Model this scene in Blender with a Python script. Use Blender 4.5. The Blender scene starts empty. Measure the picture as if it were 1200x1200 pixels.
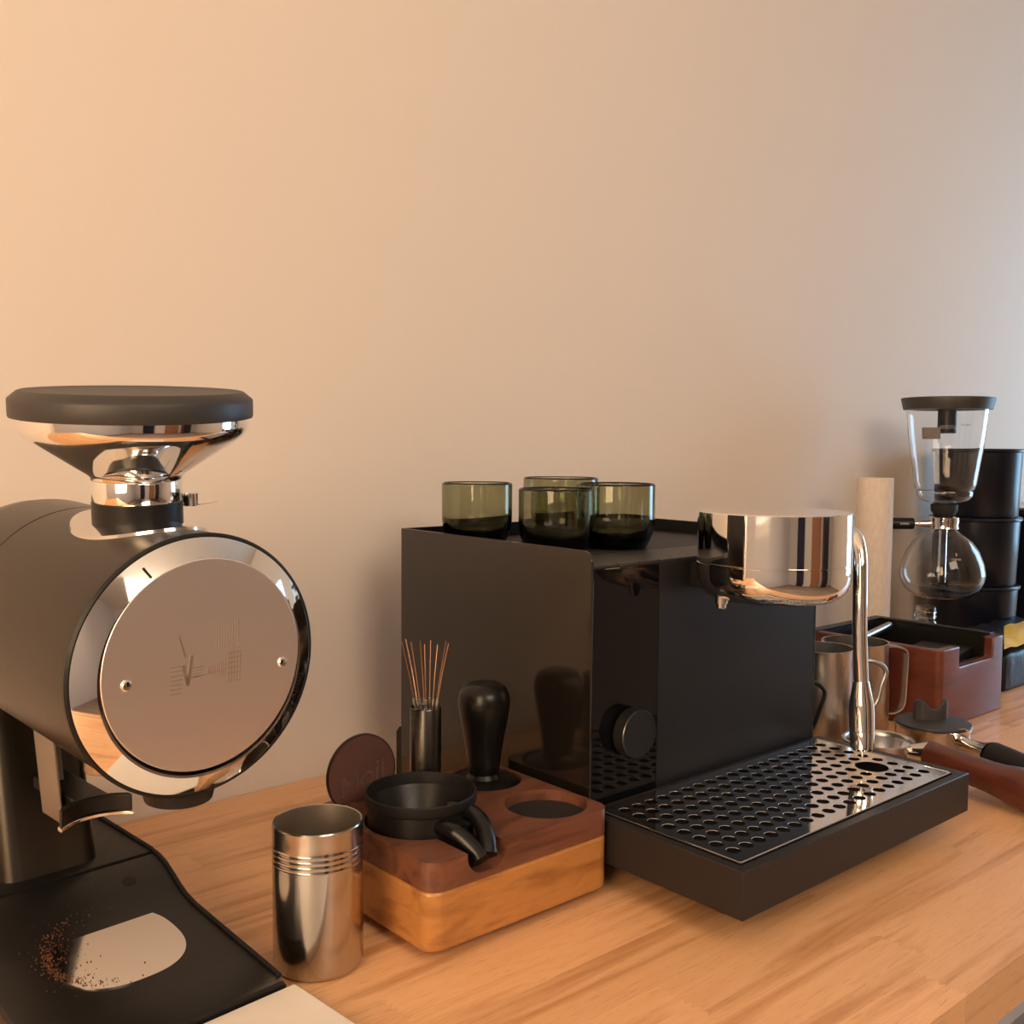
import bpy, bmesh, math, random
from mathutils import Vector, Matrix
PI = math.pi
random.seed(7)
sc = bpy.context.scene
COL = sc.collection

# ------------------------------------------------------------------ camera
cam_d = bpy.data.cameras.new('camera')
cam = bpy.data.objects.new('camera', cam_d); COL.objects.link(cam); sc.camera = cam
cam_d.sensor_width = 36.0; cam_d.lens = 1193.03 / 1200 * 36.0
cam_d.clip_start = 0.02; cam_d.clip_end = 50
p_, r_, y_ = math.radians(3.69637709), math.radians(0.42970535), math.radians(40.9995274)
fw = Vector((math.sin(y_) * math.cos(p_), math.cos(y_) * math.cos(p_), -math.sin(p_)))
rt = Vector((math.cos(y_), -math.sin(y_), 0)); up = rt.cross(fw)
r2 = rt * math.cos(r_) + up * math.sin(r_); u2 = -rt * math.sin(r_) + up * math.cos(r_)
cam.matrix_world = Matrix(((r2.x, u2.x, -fw.x, 0), (r2.y, u2.y, -fw.y, 0), (r2.z, u2.z, -fw.z, 0.335), (0, 0, 0, 1)))
CR = Vector((0.7547, -0.6561, 0))     # a horizontal direction used to turn handles

# ------------------------------------------------------------------ world, exposure
w = bpy.data.worlds.new('room_air'); sc.world = w; w.use_nodes = True
w.node_tree.nodes['Background'].inputs[0].default_value = (0.75, 0.72, 0.70, 1)
w.node_tree.nodes['Background'].inputs[1].default_value = 0.6
sc.view_settings.view_transform = 'Standard'; sc.view_settings.look = 'None'
sc.view_settings.gamma = 1; sc.view_settings.use_curve_mapping = False
sc.view_settings.exposure = 0.45

def area(name, loc, target, sx, sy, power, col):
    l = bpy.data.lights.new(name, 'AREA'); l.shape = 'RECTANGLE'; l.size = sx; l.size_y = sy
    l.energy = power; l.color = col
    o = bpy.data.objects.new(name, l); COL.objects.link(o); o.location = loc
    o.rotation_euler = (Vector(target) - Vector(loc)).to_track_quat('-Z', 'Y').to_euler()
    return o
area('window_light_left', (-1.27, -0.25, 0.75), (0.5, 0.35, 0.35), 0.9, 1.2, 25, (1.0, 0.66, 0.36))
area('window_light_right', (2.92, 0.22, 0.42), (1.5, 0.55, 0.35), 0.62, 0.95, 9.5, (0.34, 0.67, 1.0))
area('front_fill_light', (0.15, -1.45, 1.50), (0.7, 0.6, 0.3), 1.1, 1.1, 21.5, (1.0, 0.80, 0.62))  # added fill from the front left, no fixture; evens out the wall

# ------------------------------------------------------------------ materials
def N(m, t, **k):
    n = m.node_tree.nodes.new(t)
    for a, v in k.items(): setattr(n, a, v)
    return n
def base_mat(name, col, rough=0.5, metal=0.0, **k):
    m = bpy.data.materials.new(name); m.use_nodes = True
    b = m.node_tree.nodes['Principled BSDF']
    b.inputs['Base Color'].default_value = (*col, 1)
    b.inputs['Roughness'].default_value = rough; b.inputs['Metallic'].default_value = metal
    for kk, v in k.items():
        b.inputs[kk.replace('_', ' ')].default_value = v
    return m
def lk(m, a, b): m.node_tree.links.new(a, b)
def noisy(m, scale=40, vec_scale=(1, 1, 1), rough_rng=None, bump=0.0, col2=None, fac=(0.35, 0.65), detail=4, bdist=0.001):
    b = m.node_tree.nodes['Principled BSDF']
    tc = N(m, 'ShaderNodeTexCoord'); mp = N(m, 'ShaderNodeMapping'); mp.inputs['Scale'].default_value = vec_scale
    nz = N(m, 'ShaderNodeTexNoise'); nz.inputs['Scale'].default_value = scale; nz.inputs['Detail'].default_value = detail
    lk(m, tc.outputs['Object'], mp.inputs[0]); lk(m, mp.outputs[0], nz.inputs['Vector'])
    if rough_rng:
        mr = N(m, 'ShaderNodeMapRange'); mr.inputs[1].default_value = 0.3; mr.inputs[2].default_value = 0.7
        mr.inputs[3].default_value, mr.inputs[4].default_value = rough_rng
        lk(m, nz.outputs[0], mr.inputs[0]); lk(m, mr.outputs[0], b.inputs['Roughness'])
    if col2:
        cr = N(m, 'ShaderNodeValToRGB'); cr.color_ramp.elements[0].position = fac[0]; cr.color_ramp.elements[1].position = fac[1]
        cr.color_ramp.elements[0].color = b.inputs['Base Color'].default_value; cr.color_ramp.elements[1].color = (*col2, 1)
        lk(m, nz.outputs[0], cr.inputs[0]); lk(m, cr.outputs[0], b.inputs['Base Color'])
    if bump:
        bp = N(m, 'ShaderNodeBump'); bp.inputs['Strength'].default_value = bump; bp.inputs['Distance'].default_value = bdist
        lk(m, nz.outputs[0], bp.inputs['Height']); lk(m, bp.outputs[0], b.inputs['Normal'])
    return m
def wood(name, c1, c2, c3, rough=0.4, axis=(1.2, 14, 14), scale=6, per_obj=0.0, coat=0.0, pores=0.5, fine=5):
    """grain runs along the axis with the small mapping scale"""
    m = base_mat(name, c1, rough); b = m.node_tree.nodes['Principled BSDF']
    b.inputs['Coat Weight'].default_value = coat; b.inputs['Coat Roughness'].default_value = 0.25
    tc = N(m, 'ShaderNodeTexCoord'); mp = N(m, 'ShaderNodeMapping'); mp.inputs['Scale'].default_value = axis
    lk(m, tc.outputs['Object'], mp.inputs[0])
    oi = N(m, 'ShaderNodeObjectInfo'); sh = N(m, 'ShaderNodeVectorMath', operation='MULTIPLY'); sh.inputs[1].default_value = (37, 37, 37)
    cb = N(m, 'ShaderNodeCombineXYZ')
    for i in range(3): lk(m, oi.outputs['Random'], cb.inputs[i])
    lk(m, cb.outputs[0], sh.inputs[0])
    ad = N(m, 'ShaderNodeVectorMath', operation='ADD'); lk(m, mp.outputs[0], ad.inputs[0]); lk(m, sh.outputs[0], ad.inputs[1])
    n1 = N(m, 'ShaderNodeTexNoise'); n1.inputs['Scale'].default_value = scale; n1.inputs['Detail'].default_value = 6; n1.inputs['Distortion'].default_value = 0.6
    n2 = N(m, 'ShaderNodeTexNoise'); n2.inputs['Scale'].default_value = scale * fine; n2.inputs['Detail'].default_value = 3
    lk(m, ad.outputs[0], n1.inputs['Vector']); lk(m, ad.outputs[0], n2.inputs['Vector'])
    cr = N(m, 'ShaderNodeValToRGB'); e = cr.color_ramp.elements
    e[0].position = 0.33; e[0].color = (*c2, 1); e[1].position = 0.68; e[1].color = (*c1, 1)
    mid = cr.color_ramp.elements.new(0.5); mid.color = (*[(a + c) / 2 for a, c in zip(c1, c3)], 1)
    lk(m, n1.outputs[0], cr.inputs[0])
    mx = N(m, 'ShaderNodeMix', data_type='RGBA', blend_type='MULTIPLY'); mx.inputs[0].default_value = pores
    c2r = N(m, 'ShaderNodeValToRGB'); c2r.color_ramp.elements[0].position = 0.3; c2r.color_ramp.elements[0].color = (0.62, 0.55, 0.5, 1)
    c2r.color_ramp.elements[1].position = 0.5 if fine == 5 else 0.43; c2r.color_ramp.elements[1].color = (1, 1, 1, 1)
    lk(m, n2.outputs[0], c2r.inputs[0]); lk(m, cr.outputs[0], mx.inputs[6]); lk(m, c2r.outputs[0], mx.inputs[7])
    out = mx.outputs[2]
    if per_obj:
        hs = N(m, 'ShaderNodeHueSaturation'); mr = N(m, 'ShaderNodeMapRange')
        mr.inputs[3].default_value = 1 - per_obj; mr.inputs[4].default_value = 1 + per_obj
        lk(m, oi.outputs['Random'], mr.inputs[0]); lk(m, mr.outputs[0], hs.inputs['Value']); lk(m, out, hs.inputs['Color']); out = hs.outputs[0]
    lk(m, out, b.inputs['Base Color'])
    bp = N(m, 'ShaderNodeBump'); bp.inputs['Strength'].default_value = 0.12; bp.inputs['Distance'].default_value = 0.0006
    lk(m, n2.outputs[0], bp.inputs['Height']); lk(m, bp.outputs[0], b.inputs['Normal'])
    return m

M = {}
M['plaster'] = noisy(base_mat('wall_plaster', (0.74, 0.66, 0.585), 0.75), 90, (1, 1, 0.6), bump=0.25, bdist=0.0012, detail=5)
M['plaster_plain'] = base_mat('room_paint', (0.80, 0.75, 0.70), 0.8)
M['ceil'] = base_mat('ceiling_paint', (0.8, 0.76, 0.7), 0.9)
M['floor'] = wood('floor_wood', (0.30, 0.22, 0.17), (0.16, 0.11, 0.08), (0.24, 0.18, 0.14), 0.35, (1.0, 6, 6), 3, 0.2)
M['stave'] = wood('rubberwood', (0.74, 0.41, 0.20), (0.57, 0.28, 0.12), (0.80, 0.48, 0.26), 0.42, (0.9, 15, 15), 4, 0.055, 0.12, pores=0.5, fine=16)
M['walnut'] = wood('walnut', (0.175, 0.068, 0.040), (0.085, 0.030, 0.018), (0.15, 0.058, 0.033), 0.38, (1.6, 12, 12), 6, 0.0, 0.15, pores=0.35)
M['maple'] = wood('golden_maple', (0.43, 0.19, 0.055), (0.28, 0.11, 0.030), (0.46, 0.21, 0.065), 0.35, (3, 7, 14), 4, 0.0, 0.2, pores=0.3)
M['mahogany'] = wood('mahogany', (0.145, 0.035, 0.021), (0.095, 0.022, 0.013), (0.135, 0.032, 0.019), 0.36, (2, 4, 9), 5, 0.0, 0.15, pores=0.3)
M['redwood'] = wood('red_handle_wood', (0.115, 0.030, 0.019), (0.080, 0.020, 0.012), (0.11, 0.028, 0.017), 0.33, (10, 2, 10), 5, 0.0, 0.2, pores=0.25)
M['door'] = wood('door_wood', (0.45, 0.2, 0.1), (0.3, 0.12, 0.05), (0.4, 0.2, 0.1), 0.4, (6, 6, 1), 3)
M['black_satin'] = noisy(base_mat('black_satin', (0.008, 0.0075, 0.0075), 0.36, Specular_IOR_Level=0.35), 300, rough_rng=(0.34, 0.42))
M['tool_black'] = base_mat('tool_black', (0.004, 0.004, 0.004), 0.30, 0.0, Specular_IOR_Level=0.4)
M['cup_inside'] = base_mat('cup_inside', (0.60, 0.53, 0.46), 0.38, 1.0)
M['black_matte'] = noisy(base_mat('black_matte', (0.009, 0.0085, 0.0085), 0.50, 0.0, Specular_IOR_Level=0.3), 400, rough_rng=(0.48, 0.58))
M['barrel'] = noisy(base_mat('anodised_barrel', (0.062, 0.056, 0.048), 0.32, 0.9), 300, rough_rng=(0.31, 0.34))
M['black_rubber'] = base_mat('black_rubber', (0.012, 0.012, 0.013), 0.65)
M['lid_rubber'] = base_mat('lid_rubber', (0.035, 0.033, 0.033), 0.48)
M['gloss'] = base_mat('black_glass_panel', (0.003, 0.003, 0.004), 0.045, 0.0, IOR=1.36)
M['panel'] = base_mat('gloss_black_side', (0.010, 0.008, 0.007), 0.12, 0.0, IOR=1.6, Coat_Weight=0.4, Coat_Roughness=0.03)
M['front_matte'] = noisy(base_mat('brushed_black_front', (0.0095, 0.0095, 0.011), 0.40, 0.0, Specular_IOR_Level=0.28), 300, (1, 1, 1), rough_rng=(0.38, 0.46))
M['tray_black'] = noisy(base_mat('powder_black', (0.017, 0.0145, 0.0150), 0.45, 0.0, Specular_IOR_Level=0.4), 500, rough_rng=(0.42, 0.52))
M['void'] = base_mat('dark_inside', (0.004, 0.004, 0.004), 0.8)
M['chrome'] = base_mat('polished_chrome', (0.93, 0.92, 0.90), 0.045, 1.0)
M['steel_mirror'] = noisy(base_mat('polished_steel', (0.74, 0.71, 0.68), 0.1, 1.0), 60, rough_rng=(0.07, 0.12))
M['plate'] = noisy(base_mat('steel_plate', (0.78, 0.75, 0.73), 0.07, 1.0), 60, rough_rng=(0.05, 0.09))
M['steel_brushed'] = noisy(base_mat('brushed_steel', (0.56, 0.53, 0.50), 0.3, 1.0), 14, (5, 5, 0.3), rough_rng=(0.27, 0.33))
M['steel_cup'] = noisy(base_mat('cup_steel', (0.50, 0.475, 0.45), 0.16, 1.0), 9, (5, 5, 0.3), rough_rng=(0.15, 0.20))
M['disc_steel'] = base_mat('disc_brushed_steel', (0.88, 0.82, 0.78), 0.42, 1.0)
M['dark_steel'] = base_mat('dark_steel', (0.10, 0.095, 0.09), 0.28, 1.0)
M['logo_dark'] = base_mat('engraving_dark', (0.70, 0.63, 0.58), 0.42, 1.0)
M['logo_light'] = base_mat('engraving_light', (0.85, 0.78, 0.70), 0.35, 1.0)
M['white_board'] = noisy(base_mat('white_board', (0.78, 0.72, 0.66), 0.4), 20, col2=(0.74, 0.68, 0.62))
M['white_print'] = base_mat('white_print', (0.7, 0.7, 0.7), 0.6)
M['grey_print'] = base_mat('grey_print', (0.30, 0.27, 0.26), 0.6)
M['paper'] = noisy(base_mat('kraft_paper', (0.70, 0.63, 0.57), 0.85), 220, (1, 1, 0.4), bump=0.25, bdist=0.0006, col2=(0.65, 0.57, 0.51))
M['yellow'] = noisy(base_mat('yellow_foil', (0.78, 0.55, 0.06), 0.35), 60, bump=0.3, bdist=0.002, col2=(0.65, 0.45, 0.04))
M['navy_black'] = base_mat('navy_black_enamel', (0.006, 0.0075, 0.015), 0.28, 0.0, Specular_IOR_Level=0.35)
M['bag'] = noisy(base_mat('black_bag_plastic', (0.006, 0.007, 0.012), 0.38, 0.0, Specular_IOR_Level=0.3), 18, bump=0.5, bdist=0.006)
M['grounds'] = noisy(base_mat('coffee_grounds', (0.07, 0.028, 0.012), 0.9), 900, col2=(0.16, 0.06, 0.022))
M['bronze_needle'] = base_mat('needle_metal', (0.78, 0.50, 0.36), 0.25, 1.0)
M['smoked'] = base_mat('smoked_acrylic', (0.20, 0.105, 0.095), 0.12, 0.0, Transmission_Weight=0.55, IOR=1.45)
M['smoked_text'] = base_mat('etched_text', (0.105, 0.062, 0.055), 0.6)
def glass(name, col, rough=0.0, ior=1.47):
    return base_mat(name, col, rough, 0.0, Transmission_Weight=1.0, IOR=ior)
M['clear'] = glass('clear_glass', (0.985, 0.985, 0.98), 0.0, 1.35)
M['olive'] = glass('olive_glass', (1, 1, 0.98), 0.0, 1.45)
_va = N(M['olive'], 'ShaderNodeVolumeAbsorption'); _va.inputs['Color'].default_value = (0.42, 0.44, 0.16, 1); _va.inputs['Density'].default_value = 330
lk(M['olive'], _va.outputs[0], M['olive'].node_tree.nodes['Material Output'].inputs['Volume'])
M['bracket'] = base_mat('satin_bracket', (0.34, 0.30, 0.26), 0.3, 1.0)
M['window_glass'] = glass('window_pane', (1, 1, 1), 0.0, 1.05)
M['contrast_panel'] = base_mat('dark_contrast_panel', (0.03, 0.03, 0.06), 0.9)

# ------------------------------------------------------------------ object helpers
def tag(o, label=None, cat=None, group=None, kind=None):
    if label: o['label'] = label
    if cat: o['category'] = cat
    if group: o['group'] = group
    if kind: o['kind'] = kind
    return o
def thing(name, loc, label, cat, group=None):
    o = bpy.data.objects.new(name, None); o.empty_display_size = 0.02; COL.objects.link(o); o.location = loc
    return tag(o, label, cat, group)
def org(o):
    v = Vector((0, 0, 0))
    while o: v += o.location; o = o.parent
    return v
def obj(name, bm, mat, parent=None, loc=None, smooth=True, bevel=0, seg=2, ang=35):
    """bm is in world coordinates; becomes one mesh, child of parent or standing at loc"""
    o0 = org(parent) if parent else Vector(loc or (0, 0, 0))
    bmesh.ops.translate(bm, verts=bm.verts, vec=-o0)
    bmesh.ops.recalc_face_normals(bm, faces=bm.faces)
    me = bpy.data.meshes.new(name); bm.to_mesh(me); bm.free()
    mats = mat if isinstance(mat, (list, tuple)) else [mat]
    for m in mats: me.materials.append(M[m] if isinstance(m, str) else m)
    if smooth:
        me.shade_smooth(); me.set_sharp_from_angle(angle=math.radians(ang))
    o = bpy.data.objects.new(name, me); COL.objects.link(o)
    if parent: o.parent = parent
    else: o.location = o0
    if bevel:
        b = o.modifiers.new('bevel', 'BEVEL'); b.width = bevel; b.segments = seg; b.limit_method = 'ANGLE'; b.angle_limit = math.radians(40)
        b.harden_normals = False
    return o
def B(): return bmesh.new()
def box(bm, x0, x1, y0, y1, z0, z1, T=None):
    c = [(x, y, z) for z in (z0, z1) for y in (y0, y1) for x in (x0, x1)]
    if T: c = [T(*p) for p in c]
    v = [bm.verts.new(p) for p in c]
    for f in ((0, 2, 3, 1), (4, 5, 7, 6), (0, 1, 5, 4), (2, 6, 7, 3), (0, 4, 6, 2), (1, 3, 7, 5)): bm.faces.new([v[i] for i in f])
    return bm
def frame(axis, hint=Vector((0, 0, 1))):
    a = Vector(axis).normalized()
    if abs(a.dot(hint)) > 0.99: hint = Vector((1, 0, 0))
    u = hint.cross(a).normalized(); v = a.cross(u); return a, u, v
def lathe(bm, prof, c=(0, 0, 0), axis=(0, 0, 1), n=48, closed=False):
    """prof: list of (r, h) along axis; closed joins last to first"""
    c = Vector(c); a, u, v = frame(axis); rings = []
    for r, h in prof:
        if r < 1e-6: rings.append([bm.verts.new(c + a * h)])
        else: rings.append([bm.verts.new(c + a * h + (u * math.cos(2 * PI * i / n) + v * math.sin(2 * PI * i / n)) * r) for i in range(n)])
    pairs = list(zip(rings[:-1], rings[1:])) + ([(rings[-1], rings[0])] if closed else [])
    for A, Bb in pairs:
        for i in range(n):
            j = (i + 1) % n
            if len(A) == 1 and len(Bb) == 1: continue
            if len(A) == 1: bm.faces.new((A[0], Bb[i], Bb[j]))
            elif len(Bb) == 1: bm.faces.new((A[i], A[j], Bb[0]))
            else: bm.faces.new((A[i], A[j], Bb[j], Bb[i]))
    return bm
def cyl(bm, c, axis, r, h, n=32, r2=None): return lathe(bm, [(0, 0), (r, 0), (r2 or r, h), (0, h)], c, axis, n)
def smooth_path(pts, k=6):
    P = [Vector(p) for p in pts]; P = [P[0] * 2 - P[1]] + P + [P[-1] * 2 - P[-2]]; out = []
    for i in range(1, len(P) - 2):
        for s in range(k):
            t = s / k; a, b, c, d = P[i - 1:i + 3]
            out.append(0.5 * ((2 * b) + (c - a) * t + (2 * a - 5 * b + 4 * c - d) * t * t + (-a + 3 * b - 3 * c + d) * t ** 3))
    out.append(P[-2]); return out
def tube(bm, path, r, n=16, flat=None, hint=Vector((0, 0, 1))):
    """round tube along the path (r a number or list); flat=(w,h) gives a rounded strap, w along hint x dir"""
    P = [Vector(p) for p in path]; m = len(P); rings = []; u = None
    for i, p in enumerate(P):
        d = (P[min(i + 1, m - 1)] - P[max(i - 1, 0)]).normalized()
        if u is None: u = hint.cross(d); u = u.normalized() if u.length > 1e-4 else Vector((1, 0, 0)).cross(d).normalized()
        u = (u - d * u.dot(d)).normalized(); v = d.cross(u)
        rr = r[i] if isinstance(r, (list, tuple)) else r
        ring = []
        for q in range(n):
            a = 2 * PI * q / n; cx, sy = math.cos(a), math.sin(a)
            if flat:
                cx = math.copysign(abs(cx) ** 0.35, cx) * flat[0] / 2; sy = math.copysign(abs(sy) ** 0.35, sy) * flat[1] / 2
                ring.append(bm.verts.new(p + u * cx + v * sy))
            else: ring.append(bm.verts.new(p + (u * cx + v * sy) * rr))
        rings.append(ring)
    for A, Bb in zip(rings[:-1], rings[1:]):
        for i in range(n): bm.faces.new((A[i], A[(i + 1) % n], Bb[(i + 1) % n], Bb[i]))
    bm.faces.new(rings[0]); bm.faces.new(rings[-1][::-1]); return bm
def prism(bm, poly, f0, f1):
    """poly: 2D points; f0,f1 map (a,b) to 3D on the two end faces"""
    A = [bm.verts.new(f0(*p)) for p in poly]; Bb = [bm.verts.new(f1(*p)) for p in poly]; n = len(poly)
    for i in range(n): bm.faces.new((A[i], A[(i + 1) % n], Bb[(i + 1) % n], Bb[i]))
    bm.faces.new(A[::-1]); bm.faces.new(Bb); return bm
def rrect(x0, x1, y0, y1, r, k=6, corners=(1, 1, 1, 1)):
    out = []
    for (cx, cy, a0, on) in ((x1 - r, y1 - r, 0, corners[0]), (x0 + r, y1 - r, 90, corners[1]), (x0 + r, y0 + r, 180, corners[2]), (x1 - r, y0 + r, 270, corners[3])):
        if on: out += [(cx + r * math.cos(math.radians(a0 + 90 * i / k)), cy + r * math.sin(math.radians(a0 + 90 * i / k))) for i in range(k + 1)]
        else:
            sx = 1 if a0 in (0, 270) else -1; sy = 1 if a0 in (0, 90) else -1
            out.append((cx + sx * r, cy + sy * r))
    return out
def cut(o, bms):
    """boolean difference, applied; no helper is left behind"""
    for bm in bms:
        bmesh.ops.translate(bm, verts=bm.verts, vec=-org(o)); bmesh.ops.recalc_face_normals(bm, faces=bm.faces)
        me = bpy.data.meshes.new('tmp'); bm.to_mesh(me); bm.free()
        c = bpy.data.objects.new('tmp', me); COL.objects.link(c)
        # put the cutter in the same frame as o
        c.location = org(o)
        md = o.modifiers.new('cut', 'BOOLEAN'); md.operation = 'DIFFERENCE'; md.solver = 'EXACT'; md.object = c
        bpy.context.view_layer.update()
        dg = bpy.context.evaluated_depsgraph_get()
        new = bpy.data.meshes.new_from_object(o.evaluated_get(dg))
        o.modifiers.remove(md); old = o.data; nm = old.name; o.data = new; bpy.data.meshes.remove(old); new.name = nm
        bpy.data.objects.remove(c); bpy.data.meshes.remove(me)
    o.data.shade_smooth(); o.data.set_sharp_from_angle(angle=math.radians(35))
    return o
def text_on(name, s, size, mat, parent, pos, xdir, ydir, depth=0.00015, shear=0.0):
    cu = bpy.data.curves.new(name, 'FONT'); cu.body = s; cu.size = size; cu.align_x = 'CENTER'; cu.align_y = 'CENTER'; cu.extrude = depth; cu.shear = shear
    t = bpy.data.objects.new('tmp', cu); COL.objects.link(t); bpy.context.view_layer.update()
    me = bpy.data.meshes.new_from_object(t.evaluated_get(bpy.context.evaluated_depsgraph_get())); bpy.data.objects.remove(t)
    X = Vector(xdir).normalized(); Z = X.cross(Vector(ydir)).normalized(); Y = Z.cross(X)
    Mx = Matrix(((X.x, Y.x, Z.x, pos[0]), (X.y, Y.y, Z.y, pos[1]), (X.z, Y.z, Z.z, pos[2]), (0, 0, 0, 1)))
    me.transform(Matrix.Translation(-org(parent)) @ Mx); me.name = name; me.materials.clear(); me.materials.append(M[mat])
    o = bpy.data.objects.new(name, me); COL.objects.link(o); o.parent = parent; return o

# ------------------------------------------------------------------ the room
ZF, ZC = -0.90, 1.75; XL, XR, YB, YF = -1.3, 2.95, 0.89, -2.6
def struct(name, bm, mat, bevel=0): return tag(obj(name, bm, mat, smooth=False, bevel=bevel), kind='structure')
struct('wall_back', box(B(), XL, XR, YB, YB + 0.08, ZF, ZC), 'plaster')
struct('floor', box(B(), XL - .08, XR + .08, YF - .08, YB + .08, ZF - 0.05, ZF), 'floor')
struct('ceiling', box(B(), XL - .08, XR + .08, YF - .08, YB + .08, ZC, ZC + 0.05), 'ceil')
def wall_with_hole(name, x0, x1, hy0, hy1, hz0, hz1):
    bm = B(); y0, y1 = YF, YB
    box(bm, x0, x1, y0, hy0, ZF, ZC); box(bm, x0, x1, hy1, y1, ZF, ZC)
    box(bm, x0, x1, hy0, hy1, ZF, hz0); box(bm, x0, x1, hy0, hy1, hz1, ZC)
    return struct(name, bm, 'plaster_plain')
wall_with_hole('wall_left', XL - .08, XL, -0.72, 0.22, 0.1, 1.4)
wall_with_hole('wall_right', XR, XR + .08, -0.12, 0.56, -0.08, 0.92)
struct('wall_front', box(B(), XL, XR, YF - .08, YF, ZF, ZC), 'plaster_plain')
def window(n, x0, x1, hy0, hy1, hz0, hz1):
    bm = B(); f = 0.035; xm = (x0 + x1) / 2
    box(bm, x0, x1, hy0, hy0 + f, hz0, hz1); box(bm, x0, x1, hy1 - f, hy1, hz0, hz1)
    box(bm, x0, x1, hy0 + f, hy1 - f, hz0, hz0 + f); box(bm, x0, x1, hy0 + f, hy1 - f, hz1 - f, hz1)
    box(bm, xm - .015, xm + .015, (hy0 + hy1) / 2 - .015, (hy0 + hy1) / 2 + .015, hz0 + f, hz1 - f)
    o = struct('window_%d' % n, bm, 'ceil')
    p = obj('pane', box(B(), xm - .003, xm + .003, hy0 + f, hy1 - f, hz0 + f, hz1 - f), 'window_glass', o, smooth=False)
window(1, XL - .07, XL - .01, -0.72, 0.22, 0.1, 1.4)
window(2, XR + .01, XR + .07, -0.12, 0.56, -0.08, 0.92)
d = struct('door_1', box(B(), 0.7, 1.5, YF, YF + .04, ZF, 1.15), 'door', 0.003)
obj('door_handle', tube(B(), [(1.42, YF + .04, .1), (1.42, YF + .09, .1), (1.32, YF + .09, .1)], .01), 'steel_brushed', d)
obj('contrast_panel', box(B(), -0.5, 0.1, YF + .02, YF + .06, ZF + .02, ZC - .1), 'contrast_panel')  # invented dark strip behind the camera, gives the chrome reflections contrast
tag(bpy.data.objects['contrast_panel'], 'dark navy panel against the wall behind the camera, added to darken chrome reflections', 'contrast_panel')

cb = thing('reflection_cabinet', (1.95, YF + .22, ZF), 'tall dark brown cabinet added behind the camera, right of the wooden door, for reflections in the chrome', 'cabinet')  # unseen, added so the group head has more vertical shapes to reflect
obj('carcass', box(B(), 1.68, 2.2, YF + .001, YF + .40, ZF, 1.2), 'redwood', cb, smooth=False, bevel=.003)
for cx in (1.69, 1.945):
    dd = obj('cabinet_door', box(B(), cx, cx + .245, YF + .401, YF + .42, ZF + .05, 1.18), 'tray_black', cb, smooth=False, bevel=.002)
    obj('knob', cyl(B(), (cx + (.22 if cx < 1.8 else .025), YF + .42, .1), (0, 1, 0), .012, .02, 20), 'steel_brushed', dd)
# ------------------------------------------------------------------ countertop of separate staves
YE = 0.272
ct = thing('wooden_countertop', (0.6, 0.58, -0.034), 'orange-toned butcher-block wooden countertop made of finger-jointed staves', 'countertop')
YS = [YE, .3065] + [.3065 + .0485 * k for k in range(1, 12)] + [YB - .001]; rows = len(YS) - 1; TEETH = 8; DEEP = 0.0045
def comb(x, y0, y1, sgn):
    # a row of interlocking fingers across the width of a stave end
    out = []
    for q in range(TEETH * 2 + 1): out.append((x + (DEEP if q % 2 else 0), y0 + (y1 - y0) * q / (TEETH * 2)))
    return out if sgn > 0 else out[::-1]
fixed = {0: [0.245, 0.609, 1.05], 1: [0.30, 0.637, 0.98], 2: [0.12, 0.47, 0.83]}
for r in range(rows):
    y0 = YS[r]; y1 = YS[r + 1]
    cuts = [-0.75]; x = -0.75 + random.uniform(0.25, 0.6)
    if r in fixed: cuts += [-0.25] + fixed[r]; x = cuts[-1] + random.uniform(.38, .6)
    while x < 2.30: cuts.append(x); x += random.uniform(0.38, 0.70)
    cuts.append(2.45)
    for a, b in zip(cuts[:-1], cuts[1:]):
        g = .00006
        left = comb(a + g, y0 + g, y1 - g, -1) if a > -0.7 else [(a, y1 - g), (a, y0 + g)]
        right = comb(b - g, y0 + g, y1 - g, 1) if b < 2.4 else [(b, y0 + g), (b, y1 - g)]
        obj('stave', prism(B(), left + right, lambda x, y: (x, y, -0.034), lambda x, y: (x, y, 0)), 'stave', ct, smooth=False)
# ------------------------------------------------------------------ grinder
TH = math.radians(4.7); GO = Vector((0.2205, 0.5325, 0))
EX = Vector((math.cos(TH), math.sin(TH), 0)); EY = Vector((-math.sin(TH), math.cos(TH), 0)); EZ = Vector((0, 0, 1))
def G(x, y, z): return GO + EX * x + EY * y + EZ * z
gr = thing('coffee_grinder', GO, 'large black and chrome coffee grinder with horizontal barrel and funnel hopper, at left edge', 'coffee grinder')
# base: S-shaped side profile, rounded front corners
prof = [(0.000, .0125), (.003, .014), (.03, .017), (.07, .0212), (.105, .0250), (.118, .0278), (.127, .0315), (.136, .0362), (.147, .0414), (.156, .0437), (.1615, .0444), (.1625, .0436), (.1630, .0415), (.1655, .0415), (.1660, .0446), (.1675, .0452), (.21, .0456), (.30, .0465), (.325, .0465)]
bm = B(); hw = 0.0695; xs = [-hw, -hw + .0015, -hw + .004, 0, hw - .004, hw - .0015, hw]; dz = [-.004, -.0012, 0, 0, 0, -.0012, -.004]
top = [[bm.verts.new(G(x, y, z + q)) for x, q in zip(xs, dz)] for y, z in prof]
bot = [[bm.verts.new(G(x, y, 0.0005)) for x in xs] for y, z in prof]
for i in range(len(prof) - 1):
    for j in range(6):
        bm.faces.new((top[i][j], top[i][j + 1], top[i + 1][j + 1], top[i + 1][j])); bm.faces.new((bot[i][j], bot[i + 1][j], bot[i + 1][j + 1], bot[i][j + 1]))
    bm.faces.new((top[i][0], top[i + 1][0], bot[i + 1][0], bot[i][0])); bm.faces.new((top[i][6], bot[i][6], bot[i + 1][6], top[i + 1][6]))
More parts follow.
